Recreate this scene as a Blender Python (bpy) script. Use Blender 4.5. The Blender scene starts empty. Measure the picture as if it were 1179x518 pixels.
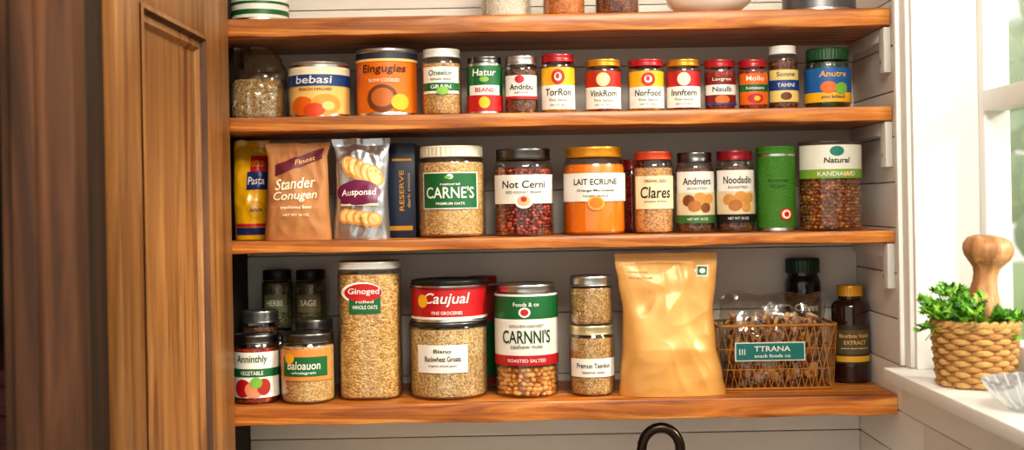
import bpy, math, random
from mathutils import Vector, Matrix, noise
random.seed(7)
SC=bpy.context.scene
# ------------------------------------------------------------ room constants (metres)
EYE=1.55; DIST=2.0; ROLL=0.018
ZS={1:EYE+.313, 2:EYE+.151, 3:EYE-.054, 4:EYE-.325}    # shelf top heights
BACK=.235; RX=.615
def S(y): return 700*DIST/(DIST+y)
def place(u,v,y):
    """photo measurement -> real x,z on the plane at depth y"""
    s=S(y); return ((u-600)-(v-235)*ROLL)/s, EYE-((u-600)*ROLL+(v-235))/s
# ------------------------------------------------------------ materials
def H(h):
    h=h.lstrip('#'); c=[int(h[i:i+2],16)/255 for i in (0,2,4)]
    return tuple([(x/12.92 if x<=.04045 else ((x+.055)/1.055)**2.4) for x in c])+(1,)
MC={}
def newmat(name):
    m=bpy.data.materials.new(name); m.use_nodes=True; nt=m.node_tree
    b=nt.nodes['Principled BSDF']; return m,nt,b
def sc(c,k): return (min(c[0]*k,1),min(c[1]*k,1),min(c[2]*k,1),1)
def M(col,rough=.45,metal=0,coat=0,var=.06,bump=0,bs=200):
    key=(col,rough,metal,coat,var,bump,bs)
    if key in MC: return MC[key]
    m,nt,b=newmat('paint_'+col.strip('#')); N=nt.nodes; L=nt.links
    tc=N.new('ShaderNodeTexCoord'); no=N.new('ShaderNodeTexNoise'); no.inputs['Scale'].default_value=bs if bump else 45
    no.inputs['Detail'].default_value=3
    L.new(tc.outputs['Object'],no.inputs['Vector'])
    mx=N.new('ShaderNodeMix'); mx.data_type='RGBA'; c=H(col)
    mx.inputs[6].default_value=sc(c,1-var); mx.inputs[7].default_value=sc(c,1+var)
    L.new(no.outputs['Fac'],mx.inputs[0]); L.new(mx.outputs[2],b.inputs['Base Color'])
    b.inputs['Roughness'].default_value=rough; b.inputs['Metallic'].default_value=metal
    b.inputs['Coat Weight'].default_value=coat; b.inputs['Coat Roughness'].default_value=.08
    if bump:
        bp=N.new('ShaderNodeBump'); bp.inputs['Strength'].default_value=bump; bp.inputs['Distance'].default_value=.002
        L.new(no.outputs['Fac'],bp.inputs['Height']); L.new(bp.outputs[0],b.inputs['Normal'])
    MC[key]=m; return m
def G(cols,scale=330,stretch=(1,1,1.5),rough=.6,strength=.65):
    key=('g',tuple(cols),scale,stretch)
    if key in MC: return MC[key]
    m,nt,b=newmat('grains'); N=nt.nodes; L=nt.links
    tc=N.new('ShaderNodeTexCoord'); mp=N.new('ShaderNodeMapping'); mp.inputs['Scale'].default_value=stretch
    nz=N.new('ShaderNodeTexNoise'); nz.inputs['Scale'].default_value=scale*.4
    ad=N.new('ShaderNodeVectorMath'); ad.operation='MULTIPLY_ADD'; ad.inputs[1].default_value=(.006,)*3
    L.new(tc.outputs['Object'],nz.inputs['Vector']); L.new(nz.outputs['Color'],ad.inputs[0]); L.new(tc.outputs['Object'],ad.inputs[2])
    L.new(ad.outputs[0],mp.inputs[0])
    vo=N.new('ShaderNodeTexVoronoi'); vo.inputs['Scale'].default_value=scale; L.new(mp.outputs[0],vo.inputs['Vector'])
    sp=N.new('ShaderNodeSeparateColor'); L.new(vo.outputs['Color'],sp.inputs[0])
    rp=N.new('ShaderNodeValToRGB'); e=rp.color_ramp.elements
    e[0].color=H(cols[0]); e[0].position=.05; e[1].color=H(cols[-1]); e[1].position=.95
    for i,c in enumerate(cols[1:-1]):
        q=e.new(.05+.9*(i+1)/(len(cols)-1)); q.color=H(c)
    L.new(sp.outputs[0],rp.inputs[0]); L.new(rp.outputs[0],b.inputs['Base Color'])
    iv=N.new('ShaderNodeMath'); iv.operation='MULTIPLY'; iv.inputs[1].default_value=-1
    L.new(vo.outputs['Distance'],iv.inputs[0])
    bp=N.new('ShaderNodeBump'); bp.inputs['Strength'].default_value=strength; bp.inputs['Distance'].default_value=.9/scale
    L.new(iv.outputs[0],bp.inputs['Height']); L.new(bp.outputs[0],b.inputs['Normal'])
    b.inputs['Roughness'].default_value=rough
    MC[key]=m; return m
def wood(name,c1,c2,c3,axis=0,rough=.45,sc_=1.0,coat=0,lo=.62,hi=1.2,dist=1.2):
    m,nt,b=newmat(name); N=nt.nodes; L=nt.links
    tc=N.new('ShaderNodeTexCoord'); mp=N.new('ShaderNodeMapping')
    s=[26*sc_]*3; s[axis]=1.6*sc_; mp.inputs['Scale'].default_value=s
    L.new(tc.outputs['Object'],mp.inputs[0])
    n1=N.new('ShaderNodeTexNoise'); n1.inputs['Scale'].default_value=1.6; n1.inputs['Detail'].default_value=8; n1.inputs['Roughness'].default_value=.62; n1.inputs['Distortion'].default_value=dist
    L.new(mp.outputs[0],n1.inputs['Vector'])
    rp=N.new('ShaderNodeValToRGB'); e=rp.color_ramp.elements
    e[0].position=.32; e[0].color=H(c1); e[1].position=.68; e[1].color=H(c3); q=e.new(.5); q.color=H(c2)
    L.new(n1.outputs['Fac'],rp.inputs[0])
    mp2=N.new('ShaderNodeMapping'); s=[9*sc_]*3; s[axis]=1.1*sc_; mp2.inputs['Scale'].default_value=s
    L.new(tc.outputs['Object'],mp2.inputs[0])
    n2=N.new('ShaderNodeTexNoise'); n2.inputs['Scale'].default_value=2.2; n2.inputs['Detail'].default_value=2
    L.new(mp2.outputs[0],n2.inputs['Vector'])
    mr=N.new('ShaderNodeMapRange'); mr.inputs[1].default_value=.3; mr.inputs[2].default_value=.7; mr.inputs[3].default_value=lo; mr.inputs[4].default_value=hi
    L.new(n2.outputs['Fac'],mr.inputs[0])
    mx=N.new('ShaderNodeVectorMath'); mx.operation='SCALE'; L.new(rp.outputs[0],mx.inputs[0]); L.new(mr.outputs[0],mx.inputs[3])
    L.new(mx.outputs[0],b.inputs['Base Color'])
    bp=N.new('ShaderNodeBump'); bp.inputs['Strength'].default_value=.25; bp.inputs['Distance'].default_value=.002
    L.new(n1.outputs['Fac'],bp.inputs['Height']); L.new(bp.outputs[0],b.inputs['Normal'])
    b.inputs['Roughness'].default_value=rough; b.inputs['Coat Weight'].default_value=coat; b.inputs['Coat Roughness'].default_value=.25
    return m
def clear(name,tint=(1,1,1,1),base=.06,rough=.04,edge=.5):
    m=bpy.data.materials.new(name); m.use_nodes=True; nt=m.node_tree; N=nt.nodes; L=nt.links
    N.remove(N['Principled BSDF']); out=N['Material Output']
    t=N.new('ShaderNodeBsdfTransparent'); t.inputs[0].default_value=tint
    g=N.new('ShaderNodeBsdfGlossy'); g.inputs['Roughness'].default_value=rough
    lw=N.new('ShaderNodeLayerWeight'); lw.inputs[0].default_value=.25
    mr=N.new('ShaderNodeMapRange'); mr.inputs[3].default_value=base; mr.inputs[4].default_value=edge
    L.new(lw.outputs['Facing'],mr.inputs[0])
    mx=N.new('ShaderNodeMixShader'); L.new(mr.outputs[0],mx.inputs[0]); L.new(t.outputs[0],mx.inputs[1]); L.new(g.outputs[0],mx.inputs[2])
    L.new(mx.outputs[0],out.inputs[0]); return m
GLASS=clear('jar_glass',(.985,.99,.985,1),.07,.03,.7)
CELLO=clear('cellophane',(.96,.96,.95,1),.12,.08,.7)
PANE=clear('window_glass',(.99,1,1,1),.04,.01,.3)
SHELFW=wood('shelf_wood','#77390e','#bf722e','#e4a45a',0,.38,1,.2,.62,1.2,1.6)
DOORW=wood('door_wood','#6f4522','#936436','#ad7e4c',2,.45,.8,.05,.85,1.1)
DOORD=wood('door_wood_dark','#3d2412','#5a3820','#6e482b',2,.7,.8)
GAPSHADE=wood('door_gap_shade','#23150b','#322012','#402a18',2,.7,.8)  # shade of the gap past the door edge, put into the wood colour
PALEW=wood('pestle_wood','#a46c44','#bd875a','#d3a478',2,.45,2)
WHITEP=M('#efeeea',.5,var=.02)
LBL='#e6e2d9'
SIL=M('#cfd0cf',.28,1); DSIL=M('#6c6b69',.32,1); GOLDM=M('#d0932c',.3,.5); BLK=M('#24221f',.4,.3); REDL=M('#aa1a24',.35,.1,.3)
WHITE=M(LBL,.5,var=.02); INK=M('#15110f',.7); GRN=M('#0d6030',.45,coat=.15); RED=M('#b3161d',.45,coat=.15); CREAM=M('#e8dec6',.5)
YEL=M('#e8ac1c',.45,coat=.15); ORG=M('#d96812',.45,coat=.15); BLUE=M('#1c427f',.45,coat=.15); WINE=M('#6c1830',.5); TEAL=M('#1b7c6e',.5)
BRN=M('#6d3a1c',.5); TAN=M('#d3a064',.5); LGRN=M('#76a83c',.5); GREY=M('#6a6762',.5)
OATS=G(['#ac7d46','#d4aa6c','#e8c990','#bd8f54'],330)
QUIN=G(['#ac824e','#d9b87c','#e8d09e','#936c40'],420,(1,1,1))
SEED=G(['#8a6138','#ba9058','#dab87a'],450,(1,1,1))
FLAKE=G(['#ae7c3c','#d2a660','#e6c88a','#be8b4a'],230,(1,1,1.8))
DARKC=G(['#3a1f14','#6b3c26','#93603c'],300)
REDC=G(['#6e130d','#a82716','#c84a26'],260)
ORC=M('#e97f08',.35,var=.05); YELC=G(['#d09018','#e8a827','#efc44b'],300)
OLIVE=G(['#3d3c22','#5e5a34','#7c7444'],260)
NUTA=M('#b06f30',.4,var=.2,coat=.2); NUTB=M('#cf9148',.4,var=.2,coat=.2); NUTC=M('#834820',.4,var=.2,coat=.2)
BEANA=M('#8d261b',.35,var=.2,coat=.3); BEANB=M('#b54a36',.35,var=.2,coat=.3); BEANC=M('#5c1510',.35,var=.2,coat=.3)
# ------------------------------------------------------------ text cache
TC={}
def text2d(s,shear=0,bold=.012):
    k=(s,shear,bold)
    if k in TC: return TC[k]
    cu=bpy.data.curves.new('t','FONT'); cu.body=s; cu.size=1; cu.shear=shear; cu.offset=bold; cu.resolution_u=3; cu.align_x='CENTER'
    ob=bpy.data.objects.new('t',cu); SC.collection.objects.link(ob); bpy.context.view_layer.update()
    ev=ob.evaluated_get(bpy.context.evaluated_depsgraph_get()); me=ev.to_mesh()
    vs=[(v.co.x,v.co.y) for v in me.vertices]; fs=[tuple(p.vertices) for p in me.polygons]
    ev.to_mesh_clear(); bpy.data.objects.remove(ob); bpy.data.curves.remove(cu)
    x0=min(v[0] for v in vs);x1=max(v[0] for v in vs);y0=min(v[1] for v in vs);y1=max(v[1] for v in vs)
    vs=[((x-(x0+x1)/2)/(x1-x0),(y-(y0+y1)/2)/(y1-y0)) for x,y in vs]
    TC[k]=(vs,fs); return TC[k]
# ------------------------------------------------------------ mesh builder
import bmesh
def ico(sub):
    bm=bmesh.new(); bmesh.ops.create_icosphere(bm,subdivisions=sub,radius=1)
    r=([v.co.copy() for v in bm.verts],[tuple(v.index for v in f.verts) for f in bm.faces]); bm.free(); return r
ICO1=ico(2); ICO0=ico(1)
class MB:
    def __init__(s,name,loc=(0,0,0),rot=0,parent=None):
        s.name=name; s.loc=loc; s.rot=rot; s.v=[]; s.f=[]; s.m=[]; s.sm=[]; s.mats=[]; s.parent=parent
    def mi(s,m):
        if m not in s.mats: s.mats.append(m)
        return s.mats.index(m)
    def add(s,vs,fs,mat,smooth=True):
        o=len(s.v); s.v+= [tuple(p) for p in vs]; k=s.mi(mat)
        for f in fs: s.f.append(tuple(i+o for i in f)); s.m.append(k); s.sm.append(smooth)
    def lathe(s,prof,mat,seg=40,n=2,rib=0,nrib=0,c=(0,0,0),ay=1):
        vs=[];fs=[];rings=[]
        for r,z in prof:
            if r<1e-6:
                rings.append([len(vs)]); vs.append((c[0],c[1],c[2]+z)); continue
            R=[]
            for i in range(seg):
                a=2*math.pi*i/seg; ca,sa=math.cos(a),math.sin(a)
                rr=r
                if rib and r>0: rr=r*(1-rib*(0.5+.5*math.cos(a*nrib)))
                if n!=2:
                    x=rr*math.copysign(abs(ca)**(2/n),ca); y=rr*math.copysign(abs(sa)**(2/n),sa)
                else: x,y=rr*ca,rr*sa
                R.append(len(vs)); vs.append((c[0]+x,c[1]+y*ay,c[2]+z))
            rings.append(R)
        for A,B in zip(rings,rings[1:]):
            if len(A)==1 and len(B)==1: continue
            for i in range(seg):
                j=(i+1)%seg
                if len(A)==1: fs.append((A[0],B[j],B[i]))
                elif len(B)==1: fs.append((A[i],A[j],B[0]))
                else: fs.append((A[i],A[j],B[j],B[i]))
        s.add(vs,fs,mat)
    def box(s,x0,x1,y0,y1,z0,z1,mat,bev=.002):
        bm=bmesh.new(); bmesh.ops.create_cube(bm,size=1)
        for v in bm.verts:
            v.co=Vector(((x0+x1)/2+v.co.x*(x1-x0),(y0+y1)/2+v.co.y*(y1-y0),(z0+z1)/2+v.co.z*(z1-z0)))
        if bev: bmesh.ops.bevel(bm,geom=bm.edges[:],offset=bev,segments=2,profile=.6,affect='EDGES')
        bm.verts.index_update()
        s.add([v.co.copy() for v in bm.verts],[tuple(v.index for v in f.verts) for f in bm.faces],mat); bm.free()
    def tube(s,pts,r,mat,seg=6,closed=False):
        pts=[Vector(p) for p in pts]; n=len(pts); vs=[];fs=[]
        rr=r if isinstance(r,(list,tuple)) else [r]*n
        up=Vector((.13,.27,.95)).normalized()
        for i,p in enumerate(pts):
            a=pts[i-1] if (i>0 or closed) else p; b=pts[(i+1)%n] if (i<n-1 or closed) else p
            t=(b-a).normalized(); u=t.cross(up)
            if u.length<1e-3: u=t.cross(Vector((1,0,0)))
            u.normalize(); w=t.cross(u)
            for k in range(seg):
                an=2*math.pi*k/seg; vs.append(p+(u*math.cos(an)+w*math.sin(an))*rr[i])
        for i in range(n if closed else n-1):
            j=(i+1)%n
            for k in range(seg):
                l=(k+1)%seg; fs.append((i*seg+k,i*seg+l,j*seg+l,j*seg+k))
        if not closed: fs.append(tuple(range(seg))); fs.append(tuple(range((n-1)*seg,n*seg))[::-1])
        s.add(vs,fs,mat)
    def blob(s,c,r,mat,rot=None,hi=False):
        V,F=ICO1 if hi else ICO0
        m=Matrix.Rotation(random.uniform(0,6.28),3,'Z')@Matrix.Rotation(random.uniform(0,6.28),3,'X') if rot is None else rot
        s.add([m@Vector((v.x*r[0],v.y*r[1],v.z*r[2]))+Vector(c) for v in V],F,mat)
    # decals on a surface function sf(a,z,lift)
    def patch(s,sf,a0,a1,z0,z1,mat,lift,na=16,nz=4):
        vs=[sf(a0+(a1-a0)*i/na,z0+(z1-z0)*j/nz,lift) for j in range(nz+1) for i in range(na+1)]
        fs=[(j*(na+1)+i,j*(na+1)+i+1,(j+1)*(na+1)+i+1,(j+1)*(na+1)+i) for j in range(nz) for i in range(na)]
        s.add(vs,fs,mat)
    def disc(s,sf,a,z,ra,rz,mat,lift,seg=24,rot=0):
        vs=[sf(a,z,lift)]; fs=[]
        for k in (1,2,3):
            for i in range(seg):
                t=2*math.pi*i/seg; dx=ra*k/3*math.cos(t); dz=rz*k/3*math.sin(t)
                vs.append(sf(a+dx*math.cos(rot)-dz*math.sin(rot),z+dx*math.sin(rot)+dz*math.cos(rot),lift))
        for i in range(seg):
            j=(i+1)%seg; fs.append((0,1+i,1+j))
            for k in (0,1): fs.append((1+k*seg+i,1+(k+1)*seg+i,1+(k+1)*seg+j,1+k*seg+j))
        s.add(vs,fs,mat)
    def text(s,sf,st,a,z,w,h,mat,lift,shear=0,rot=0,bold=.012):
        V,F=text2d(st,shear,bold); cr,sr=math.cos(rot),math.sin(rot)
        s.add([sf(a+x*w*cr-y*h*sr,z+x*w*sr+y*h*cr,lift) for x,y in V],F,mat,False)
    def done(s,angle=38):
        me=bpy.data.meshes.new(s.name); me.from_pydata(s.v,[],s.f)
        for m in s.mats: me.materials.append(m)
        me.polygons.foreach_set('material_index',s.m); me.polygons.foreach_set('use_smooth',s.sm); me.update()
        me.set_sharp_from_angle(angle=math.radians(angle))
        ob=bpy.data.objects.new(s.name,me); SC.collection.objects.link(ob); ob.location=s.loc; ob.rotation_euler=(0,0,s.rot)
        if s.parent: ob.parent=s.parent
        return ob
# ------------------------------------------------------------ containers
def container(name,uL,uR,vT,shelf,yc,lid=None,content=None,fill=.78,dec=(),kind='glass',n=2,base=None,rot=0,beans=None,body=None,rl=.9,lh=.13,ribs=0,sh=None,top=None,r=None):
    zb=ZS[shelf]+.0004 if base is None else base
    x,zt=place((uL+uR)/2,vT,yc); R=(uR-uL)/2/S(yc)
    if r: R=r
    Hh=(zt-zb) if top is None else top
    ob=MB(name,(x,yc,zb),rot)
    lid=lid or SIL
    if n==2: sf=lambda a,z,l:((R+l)*math.sin(a/R),-(R+l)*math.cos(a/R),z)
    else:
        def sf(a,z,l):
            aa=max(-R*.995,min(R*.995,a)); return (aa,-((R**n-abs(aa)**n)**(1/n))-l,z)
    lidh=lh*Hh
    if kind=='glass':
        shd=(sh if sh is not None else min(.014,.1*Hh)); zs=Hh-lidh-shd; rr=R*rl
        P=[(0,.0015),(R*.82,.0005),(R*.94,.0012),(R*.985,.004),(R,.009),(R,zs),(R-(R-rr)*.15,zs+shd*.3),(R-(R-rr)*.7,zs+shd*.75),(rr*.96,zs+shd),(rr*.96,Hh-lidh*.4)]
        ob.lathe(P,GLASS,48,n)
        if content:
            ft=fill*Hh; k=R-.002
            if beans: k=R-.002-beans[1]*1.1; ft=beans[3]*Hh
            pc=[(0,.003),(k*.9,.003),(k*.98,.006),(k,.011)]
            if ft>zs:
                pc+=[(k,zs),(k-(R-rr)*.35,min(ft,zs+shd*.6)),(0,min(ft,zs+shd*.6)+.002)]
            else: pc+=[(k,ft-.001),(k*.96,ft+.001),(k*.5,ft+.003),(0,ft+.002)]
            ob.lathe(pc,content,40,n)
        if beans:
            mats,bs,b0,b1=beans; zz=b0*Hh+bs*.6+.003
            while zz<b1*Hh:
                k=int(2*math.pi*R/(bs*1.7)); off=random.random()
                for i in range(k):
                    a=2*math.pi*(i+off)/k+random.uniform(-.08,.08)
                    rad=R-.002-bs*.78-random.uniform(0,.25)*bs
                    ob.blob((rad*math.cos(a),rad*math.sin(a),zz+random.uniform(-.3,.3)*bs),(bs*.95,bs*.6,bs*.7),random.choice(mats),hi=math.sin(a)<-.1)
                zz+=bs*1.05
    else:
        rr=R*rl; bm=body or SIL
        zs=Hh-lidh
        ob.lathe([(0,.002),(R*.93,.002),(R*.95,0),(R*.995,.0008),(R*1.0,.003),(R*.985,.005),(R*.985,zs-.004),(R*.99,zs-.002),(R*.99,zs),(rr*.9,zs+.0005)],SIL,48,n)
        ob.patch(sf,-math.pi*R*.999,math.pi*R*.999,.006,zs-.004,bm,-R*.008,64,2) if n==2 else ob.lathe([(R*.99,.006),(R*.995,.008),(R*.995,zs-.004)],bm,48,n)
    # lid
    z0=Hh-lidh
    if ribs: 
        ob.lathe([(rr*.95,z0-.0005),(rr*1.005,z0),(rr*1.005,z0+lidh*.1)],lid,48,n)
        ob.lathe([(rr,z0+lidh*.1),(rr,Hh-lidh*.15)],lid,ribs*4,n,.025,ribs)
        ob.lathe([(rr,Hh-lidh*.16),(rr*.985,Hh-lidh*.06),(rr*.95,Hh),(rr*.85,Hh),(rr*.82,Hh-.0008),(0,Hh-.0008)],lid,48,n)
    else:
        ob.lathe([(rr*.96,z0),(rr*1.01,z0+.0003),(rr*1.02,z0+.0014),(rr*1.005,z0+.0028),(rr*.99,z0+.0034),(rr*.99,Hh-lidh*.3),(rr*1.0,Hh-lidh*.25),(rr*1.0,Hh-.0016),(rr*.985,Hh-.0002),(rr*.94,Hh),(rr*.91,Hh-.0012),(0,Hh-.0012)],lid,48,n)
    i=0
    for d in dec:
        lift=.0006+.00028*i; i+=1
        if d[0]=='b':
            _,t0,t1,u0,u1,m=d
            if u0<=-9: a0,a1,na=-math.pi*R*.999,math.pi*R*.999,64
            elif n==2: a0,a1,na=R*math.asin(u0),R*math.asin(u1),24
            else: a0,a1,na=R*u0,R*u1,24
            ob.patch(sf,a0,a1,t0*Hh,t1*Hh,m,lift,na,2)
        elif d[0]=='t':
            _,st,u,t,w,h,m=d[:7]; she=d[7] if len(d)>7 else 0
            a=R*math.asin(u) if n==2 else R*u
            ob.text(sf,st,a,t*Hh,w*2*R,h*Hh,m,lift+.0003,she)
        elif d[0]=='d':
            _,u,t,ru,rt,m=d[:6]; a=R*math.asin(u) if n==2 else R*u
            ob.disc(sf,a,t*Hh,ru*R,rt*Hh,m,lift,24,d[6] if len(d)>6 else 0)
    o=ob.done(); o['top']=zb+Hh
    return o
# ================================================================== ROOM
def simple(name,boxes,mat,bev=.002,loc=(0,0,0)):
    b=MB(name,loc)
    for q in boxes: b.box(*q,mat,bev)
    return b.done(30)
HALL=M('#2c211a',.8); FLOORM=wood('floor_wood','#5a3a22','#75502f','#8c6540',1); CEIL=M('#e6e4de',.8,var=.02)
simple('floor',[(-1.8,2.2,-3.4,1.2,-.05,0)],FLOORM,0)
simple('ceiling',[(-1.8,.76,-2.2,1.2,2.6,2.65)],CEIL,0)
wb=MB('wall_back'); z=0
wb.box(-.62,.745,BACK+.01,BACK+.1,0,2.6,M('#b9b8b5',.6,var=.02),0)
while z<2.6:
    wb.box(-.505,RX,BACK,BACK+.012,z+.0008,min(z+.1125,2.6)-.0008,M('#e6e2da',.5,var=.03,bump=.05,bs=30),.0012); z+=.1125
wb.done(30)
wr=MB('wall_right'); z=0
WM=M('#f2efea',.5,var=.03,bump=.05,bs=30)
wr.box(RX+.01,.745,-.12,BACK+.1,0,2.6,WM,0)
wr.box(RX+.01,.745,-2.2,-.12,0,1.262,WM,0)
wr.box(RX+.01,.745,-2.2,-.12,2.35,2.6,WM,0)
wr.box(RX+.01,.745,-2.2,-1.15,1.262,2.35,WM,0)
while z<2.6:
    z1=min(z+.075,2.6)-.001
    wr.box(RX,RX+.012,-.12,BACK,z+.001,z1,WM,.0015)
    if z<1.17: wr.box(RX,RX+.012,-2.2,-.12,z+.001,z1,WM,.0015)
    z+=.075
wr.done(30)
simple('wall_left',[(-.62,-.505,-.002,BACK+.1,0,2.6)],HALL,0)
simple('wall_hall',[(-1.8,-.62,.9,1.0,0,2.6),(-1.8,-1.7,-2.2,.9,0,2.6)],HALL,0)
# shelves: solid planks with a slightly irregular, hand-planed front edge
def shelf(i,th,xr,seed):
    b=MB('wooden_shelf',(0,0,ZS[i]-th)); x0=-.504; n=150; y1=BACK-.001
    def sec(x):
        a=noise.noise(Vector((x*6,seed,0))); c=noise.noise(Vector((x*17,seed,3))); g=noise.noise(Vector((x*9,seed,9)))
        yf=max(0,.0012+.0016*a+.0008*c); zb_=max(0,.0014+.0022*g+.0012*c); ed=.003+.0012*a
        return [(x,yf+ed,th),(x,yf+ed*.3,th-ed*.3),(x,yf,th-ed),(x,yf-.0+.0004*c,th*.55),(x,yf+.0006,zb_+ed),(x,yf+ed*.35,zb_+ed*.3),(x,yf+ed,zb_),(x,yf+.03,0),(x,y1,0),(x,y1,th)]
    vs=[];fs=[]
    for k in range(n+1): vs+=sec(x0+(xr-x0)*k/n)
    m=10
    for k in range(n):
        for q in range(m): a=k*m+q; c=k*m+(q+1)%m; fs.append((a,c,c+m,a+m))
    fs.append(tuple(range(m))[::-1]); fs.append(tuple(range(n*m,n*m+m)))
    b.add(vs,fs,SHELFW); return b.done(35)
shelf(1,.031,RX-.003,1.3); shelf(2,.025,RX-.002,4.1); shelf(3,.021,RX-.001,7.7); shelf(4,.034,RX-.001,12.9)
# wall brackets
def bracket(zt):
    b=MB('shelf_bracket',(RX-.0005,.05,zt-.0005))
    b.box(-.012,0,-.045,-.015,-.075,0,WHITEP,.002); b.box(-.012,0,-.015,.17,-.022,0,WHITEP,.002)
    b.blob((-.013,-.03,-.055),(.002,.0035,.0035),SIL,Matrix.Identity(3)); b.done(30)
bracket(ZS[1]-.031); bracket(ZS[2]-.025); bracket(ZS[3]-.021)
# window
ZSILL=EYE-.265
w=MB('window_1')
y0,y1=-1.15,-.12; zt=2.35
w.box(.705,.745,y1-.035,y1,ZSILL,zt,WHITEP,.003)
w.box(.705,.745,y0,y0+.035,ZSILL,zt,WHITEP,.003)
w.box(.705,.745,y0+.035,y1-.035,ZSILL,ZSILL+.05,WHITEP,.003)
w.box(.705,.745,y0+.035,y1-.035,zt-.05,zt,WHITEP,.003)
w.box(.702,.74,y0+.035,y1-.035,1.678,1.71,WHITEP,.003)
w.box(.712,.735,-.66,-.635,ZSILL+.05,zt-.05,WHITEP,.002)
w.box(.724,.727,y0+.03,y1-.03,ZSILL+.04,zt-.04,PANE,0)
w.done(30)
j=MB('trim_1')
j.box(.604,.705,y1-.012,y1,ZSILL,zt,WHITEP,.002)
j.box(.598,RX,y1,y1+.045,ZSILL,zt+.06,WHITEP,.004); j.box(.592,.6,y1+.03,y1+.045,ZSILL,zt+.06,WHITEP,.002)
j.box(.598,RX,y0-.045,y0,ZSILL,zt+.06,WHITEP,.004)
j.box(.598,RX,y0,y1,zt,zt+.06,WHITEP,.004)
j.done(30)
simple('window_sill',[(.56,.745,-1.3,-.1,ZSILL-.02,ZSILL),(.588,RX,-1.28,-.1,ZSILL-.07,ZSILL-.021)],WHITEP,.003)
# door (open 90 degrees)
DX=-.475
d=MB('door_1',(DX,0,0)); zb,ztp=.93,2.12; pz0,pz1=1.03,EYE+.263
d.box(-.022,0,-.153,-.006,zb,ztp,DOORW,.002)
d.box(-.022,0,-.56,-.47,zb,ztp,DOORW,.003)
d.box(-.022,-.0005,-.4705,-.1525,pz1,ztp,DOORW,.001); d.box(-.022,-.0005,-.4705,-.1525,zb,pz0,DOORW,.001)
d.box(-.02,-.012,-.475,-.148,pz0-.01,pz1+.01,DOORW,0)
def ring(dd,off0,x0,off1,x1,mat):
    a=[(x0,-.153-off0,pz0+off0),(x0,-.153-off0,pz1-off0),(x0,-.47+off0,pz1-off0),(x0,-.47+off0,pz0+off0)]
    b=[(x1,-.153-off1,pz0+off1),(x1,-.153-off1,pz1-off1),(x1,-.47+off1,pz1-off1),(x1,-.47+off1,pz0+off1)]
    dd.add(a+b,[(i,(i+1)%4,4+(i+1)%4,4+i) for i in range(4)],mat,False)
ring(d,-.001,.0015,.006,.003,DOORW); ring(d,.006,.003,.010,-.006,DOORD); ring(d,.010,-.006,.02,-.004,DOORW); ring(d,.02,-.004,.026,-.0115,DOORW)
for hz in (1.13,1.6,2.05): d.tube([(-.011,-.0055,hz),(-.011,-.0055,hz+.04)],.004,BLK,10)
d.done(30)
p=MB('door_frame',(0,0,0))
p.box(-.532,-.49,-.70,-.562,.0,2.6,GAPSHADE,.004); p.box(-.494,-.484,-.64,-.60,0,2.6,GAPSHADE,.003)  # dark strips standing in for the shadowed gap between door and post
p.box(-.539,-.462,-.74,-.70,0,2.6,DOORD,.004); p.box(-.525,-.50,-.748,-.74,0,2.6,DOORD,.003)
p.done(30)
sb=MB('hall_cabinet',(-1.0,.55,0))
CAB=wood('cabinet_wood','#4a2012','#6b301b','#7b3a24',0)
sb.box(-.35,.3,-.2,.3,.08,1.22,CAB,.004); sb.box(-.37,.32,-.22,.3,1.22,1.25,CAB,.004)
for k in range(3): sb.box(-.32,.27,-.212,-.2,.15+k*.35,.46+k*.35,CAB,.004); sb.blob((0,-.22,.3+k*.35),(.015,.012,.015),GOLDM,Matrix.Identity(3))
for q in (-.33,.26): sb.box(q,q+.03,-.19,-.16,0,.08,CAB,.002)
sb.done(30)
# counter + faucet
simple('countertop',[(-.504,RX-.001,-.42,BACK-.001,.88,.92)],M('#b9b4aa',.3),.004)
lc=MB('base_cabinet'); lc.box(-.504,RX-.001,-.39,BACK-.001,0,.879,DOORW,.002)
for k in range(2): lc.box(-.49+k*.56,.05+k*.56,-.405,-.39,.08,.86,DOORW,.004)
lc.done(30)
BRZ=M('#3b2f28',.28,.85)
fx,fz=place(761,515,.02)
f=MB('kitchen_faucet',(fx,.02,.92)); hh=fz-.92
pts=[(.032,0,0.012),(.032,0,.1),(.032,0,hh-.01)]+[(.032*math.cos(t*math.pi/12),-.0,hh-.003+.036*math.sin(t*math.pi/12)) for t in range(0,13)]+[(-.032,0,hh-.06)]
f.tube(pts,.0085,BRZ,14); f.lathe([(0,0),(.026,0),(.026,.006),(.018,.012),(.013,.03),(0,.03)],BRZ,24,c=(.032,0,0)); f.lathe([(0,-.012),(.011,-.012),(.012,0),(.011,.02),(0,.02)],BRZ,20,c=(-.032,0,hh-.06))
f.tube([(.04,0,.05),(.075,0,.065),(.1,0,.085)],.006,BRZ,10); f.done()

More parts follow.
